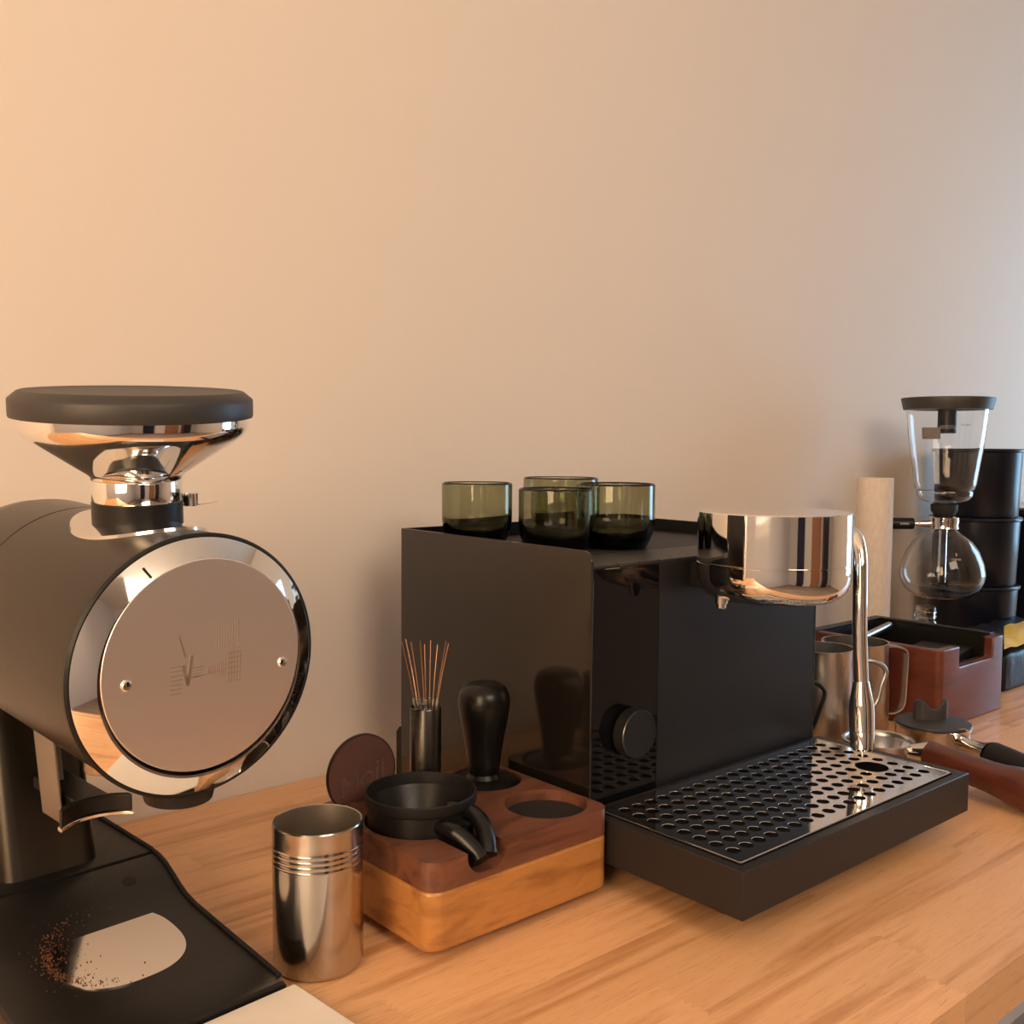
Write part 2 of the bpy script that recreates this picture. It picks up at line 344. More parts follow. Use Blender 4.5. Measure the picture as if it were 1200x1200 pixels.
for e in (0, -1):
    for j in range(6): bm.faces.new((top[e][j], top[e][j + 1], bot[e][j + 1], bot[e][j]))
gb = obj('base', bm, 'black_satin', gr, ang=28)
obj('rim_strip', tube(B(), [G(hw - .0025, y, z + .0006) for y, z in prof[1:-1] if z != .0415 and z != .0436], 0.0014, 8), 'black_matte', gb)
# mirror plate let into the tray, squarish-round
slope = (0.0250 - .014) / .102
def zt(y): return 0.0141 + (y - .003) * slope
pc = (0.004, 0.089); pl = []
for i in range(72):
    a = 2 * PI * i / 72; c, s = math.cos(a), math.sin(a); k = (abs(c) ** 2.5 + abs(s) ** 2.5) ** (-1 / 2.5)
    pl.append((pc[0] + .0395 * k * c, pc[1] + .0405 * k * s))
pm = prism(B(), pl, lambda x, y: G(x, y, zt(y) - .0010), lambda x, y: G(x, y, zt(y) + .0006))
mp_ = obj('mirror_plate', pm, 'steel_mirror', gb, ang=30); mp_['label'] = 'polished steel dish let into the tray'
random.seed(3); bm = B()
for i in range(420):
    a = random.gauss(3.0, 0.62); rr = random.gauss(.0385, .0022 if i % 4 else .009); x = pc[0] + rr * math.cos(a); y = pc[1] + rr * math.sin(a)
    if abs(x) > .064: continue
    s = random.uniform(.0002, .00055); z = zt(y) + .0008 if y < .105 else zt(.105) + .002 + (y - .105) * .3
    bmesh.ops.create_icosphere(bm, subdivisions=1, radius=s, matrix=Matrix.Translation(G(x, y, z)))
g_ = obj('coffee_grounds', bm, 'grounds', gb); g_['kind'] = 'stuff'
obj('button', lathe(B(), [(0, 0), (.005, 0), (.005, .0008), (.0035, .0012), (0, .001)], G(.038, .141, .0376), EZ * .86 - EY * .5, 24), 'black_matte', gb)
# column leaning back
def Gc(x, y, z): return G(x, y + (z - .045) * .24, z)
bm = B(); pts = rrect(-.030, .0345, .176, .246, .012, 6)
prism(bm, pts, lambda x, y: Gc(x, y, .0445), lambda x, y: Gc(x * .98, y, .190))
obj('column', bm, 'barrel', gr, ang=50)
# barrel
PH = math.radians(3.0)
Nn = -EY * math.cos(PH) - EZ * math.sin(PH); UP = EZ * math.cos(PH) - EY * math.sin(PH); BK = -Nn
CC = G(.0083, -.013, .2153)
def Hh(x, u, t): return CC + EX * x + UP * u + BK * t
R = 0.0714
obj('barrel', lathe(B(), [(0, .004), (R - .004, .004), (R, .0045), (R, .147), (R - .0006, .1475), (R - .0006, .1485)], CC, BK, 96), 'barrel', gr)
obj('rear_shell', lathe(B(), [(R - .0006, .1485), (R, .149), (R, .205), (R - .0025, .225), (R - .008, .243), (R - .018, .256), (R - .03, .262), (0, .264)], CC, BK, 96), 'barrel', gr)
obj('front_rim', lathe(B(), [(R - .003, .0052), (R + .0008, .0045), (R + .001, .0015), (R - .0005, .0002), (R - .003, .0002)], CC, BK, 96, closed=True), 'black_satin', gr)
ring = obj('bevel_ring', lathe(B(), [(R - .001, .003), (R - .0008, .0006), (R - .0015, 0), (.0592, -.0066), (.0578, -.0066), (.0578, .003)], CC, BK, 128, closed=True), 'chrome', gr, ang=20)
ring['label'] = 'wide polished chrome bevel ring around the round face'
fd = obj('face_disc', lathe(B(), [(0, -.0069), (.0572, -.0069), (.0577, -.0064), (.0577, 0), (0, 0)], CC + UP * .002, BK, 96), 'disc_steel', gr)
for x, u in ((-.0445, -.002), (.0470, -.0035)):
    obj('screw', lathe(B(), [(0, -.0085), (.0022, -.0082), (.0030, -.0072), (.0030, -.0060), (0, -.006)], Hh(x, u, 0), BK, 20), 'chrome', fd)
def line(bm, x0, u0, x1, u1, wd, t=-.00705):
    a = Vector((x1 - x0, u1 - u0)); n_ = Vector((-a.y, a.x)).normalized() * wd / 2
    q = [(x0 + n_.x, u0 + n_.y), (x1 + n_.x, u1 + n_.y), (x1 - n_.x, u1 - n_.y), (x0 - n_.x, u0 - n_.y)]
    prism(bm, q, lambda x, u: Hh(x, u, t), lambda x, u: Hh(x, u, t + .0003))
bm = B(); k = 1 / 8571 * 4.0
def LX(px): return (px - 540) / 8.571 / 2050      # drawing units of the engraving to metres
for i in range(7): line(bm, LX(175), -.0005 - i * .0024 + .004, LX(320 - i * 6), -.0005 - i * .0024 + .004, .0007)
for i in range(4): line(bm, LX(385), .0015 - i * .0016, LX(515 - 8 * i), .0015 - i * .0016, .0005)
for i in range(5): line(bm, LX(770 + i * 30), -.010, LX(770 + i * 30), .0075, .0007)
for i in range(5): line(bm, LX(760), -.0045 + i * .0028, LX(905), -.0045 + i * .0028, .0006)
for i in range(9): line(bm, LX(560 + i * 22), -.003 - i * .0004, LX(560 + i * 22), .0005 + i * .0004, .0006)
for i in range(9): line(bm, LX(640 + i * 28), .010, LX(640 + i * 28), .021 + i * .0006, .0005)
obj('engraved_pattern', bm, 'logo_dark', fd, smooth=False)
bm = B(); line(bm, LX(255), .020, LX(320), .008, .0010); line(bm, LX(300), .004, LX(350), -.0075, .0022); line(bm, LX(350), -.0075, LX(390), .0085, .0022)
line(bm, LX(375), -.0035, LX(520), -.0030, .0008); line(bm, LX(530), -.0028, LX(740), -.0022, .0008); line(bm, LX(790), .0090, LX(890), .0095, .0009)
obj('engraved_mark', bm, 'logo_light', fd, smooth=False)
# index mark and scale ticks on the bevel ring
def ringpt(r, a, lift=.0003):
    t = -.0066 * (R - .0015 - r) / (R - .0015 - .0592) - lift
    return Hh(r * math.cos(a), r * math.sin(a), t)
bm = B()
def tick(a, r0, r1, wd):
    d = wd / r0 / 2; v = [bm.verts.new(ringpt(r, q)) for r, q in ((r0, a - d), (r1, a - d), (r1, a + d), (r0, a + d))]
    v2 = [bm.verts.new(ringpt(r, q, -.0002)) for r, q in ((r0, a - d), (r1, a - d), (r1, a + d), (r0, a + d))]
    bm.faces.new(v); bm.faces.new(v2[::-1])
    for i in range(4): bm.faces.new((v[i], v[(i + 1) % 4], v2[(i + 1) % 4], v2[i]))
tick(math.radians(121), .0605, .0660, .0012)
for i in range(13): tick(math.radians(-12 - i * 1.9), .0600, .0665 if i % 5 == 0 else .0640, .0005)
k_ = obj('scale_marks', bm, 'void', ring, smooth=False); k_['kind'] = 'stuff'
# bottom adjustment nub, chute
obj('adjust_nub', lathe(B(), [(0, -.083), (.012, -.0825), (.0185, -.080), (.0195, -.076), (.0195, -.062), (0, -.062)], Hh(0, 0, .022), UP, 40), 'black_satin', gr)
obj('chute', lathe(B(), [(.0085, -.087), (.0105, -.087), (.0110, -.086), (.0110, -.062), (.0085, -.062)], Hh(-.006, 0, .106), UP, 32, closed=True), 'steel_brushed', gr)
# bracket + portafilter fork
br = obj('bracket', box(B(), -.0150, -.0135, .118, .150, .098, .150, lambda x, y, z: G(x, y + (z - .1) * .24, z)), 'bracket', gr, smooth=False, bevel=.0006)
obj('bracket_plate', box(B(), -.0135, .0010, .150, .154, .100, .152, lambda x, y, z: G(x, y + (z - .1) * .24, z)), 'bracket', gr, smooth=False, bevel=.0006)
bm = B(); arc = []
for i in range(17):
    s = -1 + i / 8; arc.append((s * .0218 - .0035, .092 + .011 * (1 - s * s)))
poly = arc + [(x, y + .0045) for x, y in reversed(arc)]
prism(bm, poly, lambda x, y: G(x, y, .1055), lambda x, y: G(x, y, .1165))
box(bm, -.0110, .0100, .105, .175, .1070, .1150, G)
fk = obj('portafilter_fork', bm, 'black_satin', gr, bevel=.001)
obj('fork_trim', prism(B(), [(x * 1.03, y - .0008) for x, y in arc] + [(x * 1.03, y + .0050) for x, y in reversed(arc)], lambda x, y: G(x, y, .1030), lambda x, y: G(x, y, .1056)), 'steel_mirror', fk, bevel=.0005)
# neck & hopper, leaning slightly
HA = Vector((-.05, -.085, 1)).normalized(); HP = CC + BK * .074 + UP * .0715
neck = obj('neck_collar', lathe(B(), [(0, -.012), (.0252, -.012), (.0252, .0112), (.0245, .0118), (0, .0118)], HP, HA, 64), 'black_satin', gr)
nk = obj('neck_ring', lathe(B(), [(.0200, .0118), (.0246, .0118), (.0249, .0125), (.0249, .0240), (.0243, .0250), (.0200, .0250)], HP, HA, 64, closed=True), 'chrome', gr)
hp = obj('hopper', lathe(B(), [(.018, .0242), (.0250, .0242), (.0254, .0248), (.0254, .0262), (.028, .0282), (.045, .0395), (.0560, .0466), (.0600, .0496), (.0625, .0530), (.0630, .0560), (.0630, .0605), (.0600, .0605), (.0600, .0560), (.054, .049), (.026, .0300), (.018, .0262)], HP, HA, 128, closed=True), 'chrome', gr, ang=60)
hp['label'] = 'mirror-polished chrome funnel hopper'
obj('hopper_lid', lathe(B(), [(0, .0600), (.0640, .0600), (.0656, .0604), (.0660, .0612), (.0660, .0700), (.0656, .0710), (.0610, .0748), (.0598, .0752), (.0580, .0748), (.045, .0742), (0, .0738)], HP, HA, 128), 'lid_rubber', gr)
# saddle flange on the barrel around the neck
bm = B(); n = 64; inner, outer, innb, outb = [], [], [], []
def saddle(rx, rt, a, lift):
    x = rx * math.cos(a); t = .074 + rt * math.sin(a); u = math.sqrt(max((R + lift) ** 2 - x * x, 1e-9)); return Hh(x, u, t)
for i in range(n):
    a = 2 * PI * i / n
    outer.append(bm.verts.new(saddle(.0335, .052, a, .0016))); inner.append(bm.verts.new(saddle(.020, .020, a, .0020)))
    outb.append(bm.verts.new(saddle(.0340, .0525, a, .0))); innb.append(bm.verts.new(saddle(.020, .020, a, .0)))
for i in range(n):
    j = (i + 1) % n
    for A, C2 in ((inner, outer), (outer, outb), (outb, innb), (innb, inner)): bm.faces.new((A[i], A[j], C2[j], C2[i]))
obj('saddle_flange', bm, 'steel_mirror', gr, ang=30)
# gate lever at the neck
gx = (EX * .95 + EY * -.1).normalized()
lv = obj('gate_lever', cyl(B(), HP + HA * .0085 + gx * .0255, gx, .0012, .0030, 12), 'chrome', gr)
bm = B(); c0 = HP + HA * .0095 + gx * .0270
lathe(bm, [(0, 0), (.0042, 0), (.0046, .0005), (.0046, .0075), (.0042, .008), (0, .008)], c0 + gx * .0045 - HA * .002, HA, 32)
obj('lever_knob', bm, 'chrome', lv)
obj('lever_rod', tube(B(), [c0 + gx * .001 - HA * .002, c0 + gx * .014 - HA * .001, c0 + gx * .022 + HA * .0003], .0006, 8), 'chrome', lv)

# ------------------------------------------------------------------ white board before the grinder
bm = B(); box(bm, -.085, .0745, -.16, -.0015, .0005, .0085, G)
tag(obj('white_board', bm, 'white_board', loc=G(0, -.08, 0), smooth=False, bevel=.001), 'white board lying on the counter against the front of the grinder base', 'board')

# ------------------------------------------------------------------ steel dosing cup
def steel_cup(name, c, r, h, label):
    t = 0.0011
    pr = [(0, .0006), (r - .004, .0006), (r - .0012, .0018), (r, .005)]
    z0 = h * .735
    pr += [(r, z0)]
    for k in range(4):
        zz = z0 + k * .0034; pr += [(r, zz), (r + .00022, zz + .0007), (r, zz + .0014), (r - .0001, zz + .0024)]
    pr += [(r, z0 + .0165), (r, h - .0008), (r - .0005, h), (r - t, h - .0004), (r - t, .006), (r - .004, .0025), (0, .0022)]
    o = obj(name, lathe(B(), pr, c, n=96), ['steel_cup', 'cup_inside'], loc=c, ang=25)
    for p in o.data.polygons:
        q = p.center
        if math.hypot(q.x, q.y) < r - t * .8 and q.z > .0018: p.material_index = 1
    return tag(o, label, 'cup')
steel_cup('dosing_cup', (.3268, .5639, 0), .0287, .095, 'tall cylindrical stainless steel dosing cup with four rings, beside the grinder base')

# ------------------------------------------------------------------ tamping station
st = thing('tamping_station', (.461, .584, 0), 'two-tone wooden tamping station, walnut top on golden maple, with round recesses', 'tamping station')
X0, X1, Y0, Y1 = .3775, .5455, .5115, .6565
pts = rrect(X0, X1, Y0, Y1, .0125, 8)
mb = obj('maple_base', prism(B(), pts, lambda x, y: (x, y, .0065), lambda x, y: (x, y, .0474)), 'maple', st, ang=50, bevel=.003, seg=3)
for fx, fy in ((X0 + .040, Y0 + .045), (X1 - .040, Y0 + .045), (X0 + .018, Y1 - .02), (X1 - .018, Y1 - .02)):
    obj('foot', cyl(B(), (fx, fy, 0), (0, 0, 1), .008, .0068, 20), 'black_rubber', st)
wt = obj('walnut_top', prism(B(), pts, lambda x, y: (x, y, .0476), lambda x, y: (x, y, .067)), 'walnut', st, ang=50)
RC = (.4225, .5835)
bev = wt
cut(wt, [cyl(B(), (.5125, .5485, .0575), (0, 0, 1), .0312, .03, 64),
         cyl(B(), (.5135, .622, .0595), (0, 0, 1), .0300, .03, 64),
         cyl(B(), (RC[0], RC[1], .0515), (0, 0, 1), .0405, .03, 64),
         prism(B(), rrect(.4085, .4425, .0515, .09, .0125, 8, (0, 0, 1, 1)), lambda a, b: (a, Y0 - .01, b), lambda a, b: (a, RC[1], b)),
         box(B(), .3805, .4435, .6425, .6475, .0575, .08)])
bv = wt.modifiers.new('bevel', 'BEVEL'); bv.width = .0028; bv.segments = 3; bv.limit_method = 'ANGLE'; bv.angle_limit = math.radians(50)
obj('rubber_pad', lathe(B(), [(0, 0), (.0305, 0), (.0305, .0012), (0, .0012)], (.5125, .5485, .0577), n=64), 'black_rubber', st)
obj('rubber_pad', lathe(B(), [(0, 0), (.0292, 0), (.0292, .0012), (0, .0012)], (.5135, .622, .0597), n=64), 'black_rubber', st)

# dosing ring on a black spouted holder
dr = thing('dosing_ring', (RC[0], RC[1], .0517), 'wide black metal dosing ring seated in the left recess of the wooden station', 'dosing ring')
obj('ring_collar', lathe(B(), [(.0372, .0285), (.0392, .0285), (.0398, .0290), (.0402, .0300), (.0402, .0362), (.0396, .0370), (.0388, .0368), (.0372, .0290)], (RC[0], RC[1], .0517), n=96, closed=True), 'black_matte', dr)
obj('basket_body', lathe(B(), [(0, 0), (.035, 0), (.0382, .002), (.0386, .006), (.0386, .0285), (.0372, .0285), (.033, .020), (.029, .012), (0, .012)], (RC[0], RC[1], .0517), n=96), 'black_satin', dr)
obj('spout', tube(B(), smooth_path([(.4300, .560, .0790), (.4365, .546, .0790), (.4362, .532, .0758), (.4325, .521, .0675), (.4290, .5150, .0600)], 6), [.0052] * 6 + [.0060] * 12 + [.0062] * 7, 16), 'tool_black', dr)
obj('spout', tube(B(), smooth_path([(.4130, .550, .0735), (.4150, .540, .0735), (.4190, .530, .0690), (.4225, .520, .0615), (.4230, .5155, .0575)], 6), [.0058] * 8 + [.0066] * 17, 16), 'tool_black', dr)

# tamper
tc_ = (.5125, .622, .0609)
tp = thing('tamper', tc_, 'glossy black bulb-handled coffee tamper standing in the rear recess of the station', 'tamper')
obj('tamper_base', lathe(B(), [(0, 0), (.0285, 0), (.0285, .0045), (.027, .006), (.014, .0085), (.0115, .0125), (0, .0125)], tc_, n=64), 'tool_black', tp)
obj('handle', lathe(B(), [(0, .0115), (.0118, .0115), (.0126, .0130), (.0132, .020), (.0150, .033), (.0175, .047), (.0196, .058), (.0208, .066), (.0209, .071), (.0200, .0765), (.0175, .0812), (.0135, .0838), (.0110, .0846), (.0092, .0849), (.005, .0852), (0, .0853)], tc_, n=64), 'tool_black', tp, ang=60)

# needle distribution tool
wc = (.4590, .628, .067)
wd = thing('needle_tool', wc, 'dark metal cylinder holding a spray of thin copper-coloured needles, standing on the wooden station', 'needle tool')
hd = obj('handle', lathe(B(), [(0, .0002), (.0115, .0002), (.0121, .001), (.0121, .0660), (.0117, .0668), (.0112, .0668), (.0108, .0655), (0, .0655)], wc, n=40), 'dark_steel', wd)
random.seed(11)
offs = [(-.0080, .0), (-.0062, .004), (-.0035, -.003), (-.0010, .003), (.0008, -.004), (.0030, .002), (.0055, -.002), (.0078, .001), (.0085, -.003)]
tops = [-.0185, -.0165, -.0105, -.0050, .0000, .0035, .0095, .0155, .0180]
for (a, b), tt in zip(offs, tops):
    p0 = Vector(wc) + CR * a + Vector((.656, .755, 0)) * b + Vector((0, 0, .066)); p1 = Vector(wc) + CR * tt + Vector((.656, .755, 0)) * b * 2.5 + Vector((0, 0, .117 + random.uniform(-.0015, .002)))
    nd = obj('needle', tube(B(), [p0, p0.lerp(p1, .5) - CR * tt * .03, p1], .00042, 6), 'bronze_needle', wd)
    obj('needle_ferrule', tube(B(), [p0 - (p1 - p0) * .005, p0.lerp(p1, .14)], .0009, 8), 'steel_brushed', nd)

# smoked round lid standing in the slot
lc = Vector((.4115, .6450, .0870))
sl = obj('smoked_disc', lathe(B(), [(0, -.0013), (.0290, -.0013), (.0294, -.0008), (.0294, .0008), (.0290, .0013), (0, .0013)], lc, (0, -1, .03), 96), 'smoked', loc=(.4115, .645, .058))
tag(sl, 'round smoked-brown acrylic disc with etched script, standing upright at rear left of the wooden station', 'disc')
obj('rim', lathe(B(), [(.0293, -.0014), (.0299, -.0014), (.0299, .0014), (.0293, .0014)], lc, (0, -1, .03), 96, closed=True), 'black_satin', sl)
text_on('etched_text', 'Moji', .024, 'smoked_text', sl, lc + Vector((-.002, -.0016, -.005)), (1, 0, .3), (-.3, 0, 1), shear=.35)

# ------------------------------------------------------------------ espresso machine
em = thing('espresso_machine', (.71, .66, 0), 'boxy black espresso machine with glossy side panel and polished chrome round group head', 'espresso machine')
FX0, FX1, FY, RY = .5556, .8625, .5435, .797
obj('body', box(B(), FX0 + .0002, FX1 - .002, FY + .004, RY - .002, .020, .2395), 'black_matte', em, smooth=False, bevel=.001)
for fx in (.60, .82):
    for fy in (.60, .76): obj('foot', cyl(B(), (fx, fy, 0), (0, 0, 1), .014, .0205, 24), 'black_rubber', em)
def side_poly():
    return rrect(FY - .0003, RY, .020, .2560, .010, 8, (1, 1, 0, 0))[:]
def side_panel(x0, x1, mat, nm):
    # polygon in (y,z) with the front-top corner rounded
    p = []
    y0, y1, z0, z1, r = FY - .0003, RY, .020, .2565, .010
    p += [(y1, z0), (y1, z1)]
    p += [(y0 + r + r * math.cos(math.radians(90 + 90 * i / 8)), z1 - .0012 - r + r * math.sin(math.radians(90 + 90 * i / 8))) for i in range(9)]
    p += [(y0, z0)]
    return obj(nm, prism(B(), p, lambda y, z: (x0, y, z), lambda y, z: (x1, y, z)), mat, em, smooth=False, bevel=.0004)
sp = side_panel(FX0 - .0022, FX0, 'panel', 'side_panel'); sp['label'] = 'glossy dark bronze-black left side panel'
side_panel(FX1 - .002, FX1 + .0002, 'black_satin', 'side_panel')
obj('back_panel', box(B(), FX0, FX1 - .002, RY - .002, RY, .020, .2565), 'black_satin', em, smooth=False, bevel=.0004)
gp = obj('glass_panel', box(B(), FX0 + .0004, .6320, FY, FY + .004, .048, .2408), 'gloss', em, smooth=False, bevel=.0005); gp['label'] = 'mirror-black glass strip behind the control knob'
obj('front_panel', box(B(), .6327, FX1 - .0022, FY, FY + .004, .048, .2408), 'front_matte', em, smooth=False, bevel=.0005)
obj('base_recess', box(B(), FX0 + .0004, FX1 - .0022, FY + .003, FY + .02, .020, .0478), 'void', em, smooth=False)
obj('top_plate', box(B(), FX0, FX1 - .002, FY + .0005, .6030, .2408, .2436), 'tray_black', em, smooth=False, bevel=.0006)
bm = B(); box(bm, FX0, FX1 - .002, .6038, RY - .002, .2395, .2425)
wr = obj('warmer_mat', bm, 'black_rubber', em, smooth=False)
bm = B()
for i in range(3):
    box(bm, FX0 + .0275 + i * .0245, FX0 + .0285 + i * .0245, FY + .0003, FY + .003, .2408, .2437)
obj('top_notches', bm, 'void', em, smooth=False)
obj('rear_housing', prism(B(), [(RY, .006), (RY + .009, .006), (RY + .009, .058), (RY + .004, .064), (RY, .064)], lambda y, z: (FX0 - .0015, y, z), lambda y, z: (FX0 + .10, y, z)), 'black_matte', em, smooth=False)
# knob
kb = obj('control_knob', lathe(B(), [(0, 0), (.0188, 0), (.0193, .0006), (.0193, .0105), (.0188, .0110), (0, .0110)], (.5965, .5305, .1085), (0, 1, 0), 64), 'black_matte', em)
obj('knob_rim', lathe(B(), [(.0184, -.0003), (.0190, -.0003), (.0194, .0003), (.0192, .0010), (.0184, .0004)], (.5965, .5305, .1085), (0, 1, 0), 64, closed=True), 'dark_steel', kb)
obj('knob_shaft', cyl(B(), (.5965, .5412, .1085), (0, 1, 0), .009, .0030, 24), 'black_matte', kb)
# group head
HC = (.7030, .4835, 0)
gh = obj('group_head', lathe(B(), [(0, .2125), (.040, .2125), (.048, .2135), (.0545, .2170), (.0590, .2220), (.0612, .2285), (.0615, .2340), (.0615, .2420), (.0610, .2424), (.0610, .2430), (.0615, .2434), (.0615, .2832), (.0609, .2840), (0, .2842)], HC, n=160), 'chrome', em, ang=25)
gh['label'] = 'polished chrome round group head'
obj('group_neck', box(B(), .672, .734, .5000, .548, .2180, .2390), 'black_satin', gh, smooth=False)
obj('water_nozzle', lathe(B(), [(0, .2070), (.003, .2070), (.0040, .2080), (.0040, .2110), (.0052, .2115), (.0052, .2190), (0, .2190)], (.6540, .4975, 0), n=24), 'chrome', em)
obj('shower_screen', lathe(B(), [(0, .2105), (.029, .2105), (.030, .2112), (.030, .2126), (0, .2126)], HC, n=64), 'steel_brushed', gh)
# steam wand
wp = smooth_path([(.776, .532, .2505), (.800, .512, .2625), (.8150, .492, .2640), (.8172, .478, .2580), (.8125, .4700, .243), (.8085, .4665, .2200), (.8062, .4640, .176), (.8050, .4605, .132)], 8)
obj('wand_needle', cyl(B(), (.8056, .4580, .0665), (0, 0, 1), .0011, .0075, 12), 'chrome', em)
sw = obj('steam_wand', tube(B(), wp, .00625, 20), 'chrome', em)
obj('wand_joint', lathe(B(), [(0, 0), (.010, 0), (.010, .016), (0, .016)], (.772, .540, .2380), (0, 0, 1), 24), 'chrome', sw)
td = (Vector((.8056, .4580, .0730)) - Vector((.8050, .4606, .1330))).normalized()
obj('wand_tip', lathe(B(), [(0, 0), (.0068, 0), (.0078, .006), (.0103, .018), (.0108, .026), (.0107, .042), (.0104, .0425), (.0104, .0435), (.0106, .044), (.0100, .058), (.0085, .0600), (0, .0602)], Vector((.8050, .4606, .1330)), td, 40), 'chrome', sw, ang=30)
# drip tray
TX0, TX1, TY0, TY1 = .5469, .8700, .3932, .5420
dtr = obj('drip_tray', box(B(), TX0, TX1, TY0, TY1, .0215, .0550), 'tray_black', em, smooth=False)
cut(dtr, [prism(B(), rrect(.5548, .8572, .4013, .5364, .002, 3), lambda x, y: (x, y, .0330), lambda x, y: (x, y, .08))])
b_ = dtr.modifiers.new('bevel', 'BEVEL'); b_.width = .0006; b_.segments = 2; b_.limit_method = 'ANGLE'; b_.angle_limit = math.radians(50)
obj('tray_floor', box(B(), .556, .856, .402, .535, .0332, .0345), 'void', dtr, smooth=False)
for fx in (.60, .82): obj('tray_foot', cyl(B(), (fx, .44, 0), (0, 0, 1), .016, .0216, 24), 'black_rubber', dtr)
# perforated plate: staggered-free 19 x 8 grid, one large drain hole
PX0, PX1, PY0, PY1 = .5560, .8560, .4024, .5352; ZP0, ZP1 = .0548, .0560
cx0, cy0, sx_, sy_ = .5706, .4194, .0150, .01448
bm = B()
def cell(x0, x1, y0, y1, r, n=20):
    cx, cy = (x0 + x1) / 2, (y0 + y1) / 2; hx, hy = (x1 - x0) / 2, (y1 - y0) / 2
    angs = sorted(set([2 * PI * (i + .5) / n for i in range(n)] + [math.atan2(hy, hx), math.atan2(hy, -hx), math.atan2(-hy, -hx) % (2 * PI), math.atan2(-hy, hx) % (2 * PI)]))
    O, I = [], []
    for a in angs:
        c, s = math.cos(a), math.sin(a); k = min(hx / max(abs(c), 1e-9), hy / max(abs(s), 1e-9))
        O.append((cx + c * k, cy + s * k)); I.append((cx + c * r, cy + s * r))
    m = len(angs)
    rim = [(cx + (p[0] - cx) * 1.06, cy + (p[1] - cy) * 1.06) for p in I]
    Ot = [bm.verts.new((*p, ZP1)) for p in O]; Rt = [bm.verts.new((*p, ZP1)) for p in rim]; It = [bm.verts.new((*p, ZP1 - .00025)) for p in I]; Ib = [bm.verts.new((*p, ZP0)) for p in I]; Ob = [bm.verts.new((*p, ZP0)) for p in O]
    for i in range(m):
        j = (i + 1) % m
        for A, C2 in ((Ot, Rt), (Rt, It), (It, Ib), (Ib, Ob)): bm.faces.new((A[i], A[j], C2[j], C2[i]))
for i in range(19):
    for j in range(8):
        if i in (16, 17) and j in (2, 3): continue
        cell(cx0 + (i - .5) * sx_, cx0 + (i + .5) * sx_, cy0 + (j - .5) * sy_, cy0 + (j + .5) * sy_, .0050)
cell(cx0 + 15.5 * sx_, cx0 + 17.5 * sx_, cy0 + 1.5 * sy_, cy0 + 3.5 * sy_, .0141, 40)
gx0, gx1, gy0, gy1 = cx0 - .5 * sx_, cx0 + 18.5 * sx_, cy0 - .5 * sy_, cy0 + 7.5 * sy_
for a in ((PX0, gx0, PY0, PY1), (gx1, PX1, PY0, PY1), (gx0, gx1, PY0, gy0), (gx0, gx1, gy1, PY1)): box(bm, *a, ZP0, ZP1)
for f in [f for f in bm.faces if len(f.verts) == 4 and False]: pass
me = None
pl_ = obj('perforated_plate', bm, 'plate', dtr, ang=30); pl_['label'] = 'mirror-steel perforated drip plate'
obj('plate_lip', tube(B(), [(PX0 + .0006, PY1, ZP1), (PX0 + .0006, PY0 + .002, ZP1), (PX0 + .002, PY0 + .0006, ZP1), (PX1 - .002, PY0 + .0006, ZP1), (PX1 - .0006, PY0 + .002, ZP1), (PX1 - .0006, PY1, ZP1)], .00045, 8), 'plate', pl_)

# ------------------------------------------------------------------ olive glass tumblers on the machine
def tumbler(c, r, h, label):
    t = .0024; f = r * .80
    pr = [(0, .0012), (f * .82, .0008), (f * .92, 0), (f, .0008), (r * .90, h * .14), (r * .965, h * .26), (r, h * .42), (r, h * .48), (r, h - .0024), (r, h - .0012), (r - t * .5, h), (r - t, h - .0010), (r - t, h - .0022), (r - t, h * .50), (r - t, h * .44), (r * .93 - t, h * .30), (r * .82 - t, h * .20), (f * .6, h * .155), (0, h * .145)]
    return tag(obj('glass_tumbler', lathe(B(), pr, c, n=72), 'olive', loc=c, ang=60), label, 'glass', 'green glass tumblers on top of the espresso machine')
tumbler((.6030, .7440, .2428), .0332, .0580, 'olive-green glass tumbler at far left on top of the black machine')
tumbler((.6200, .6530, .2428), .0338, .0555, 'olive-green glass tumbler nearest the viewer, in the middle above the machine front')
tumbler((.7060, .7380, .2428), .0375, .0615, 'olive-green glass tumbler mostly hidden behind the middle one')
tumbler((.6850, .6430, .2428), .0362, .0590, 'olive-green glass tumbler at the right of the group, next to the chrome head')

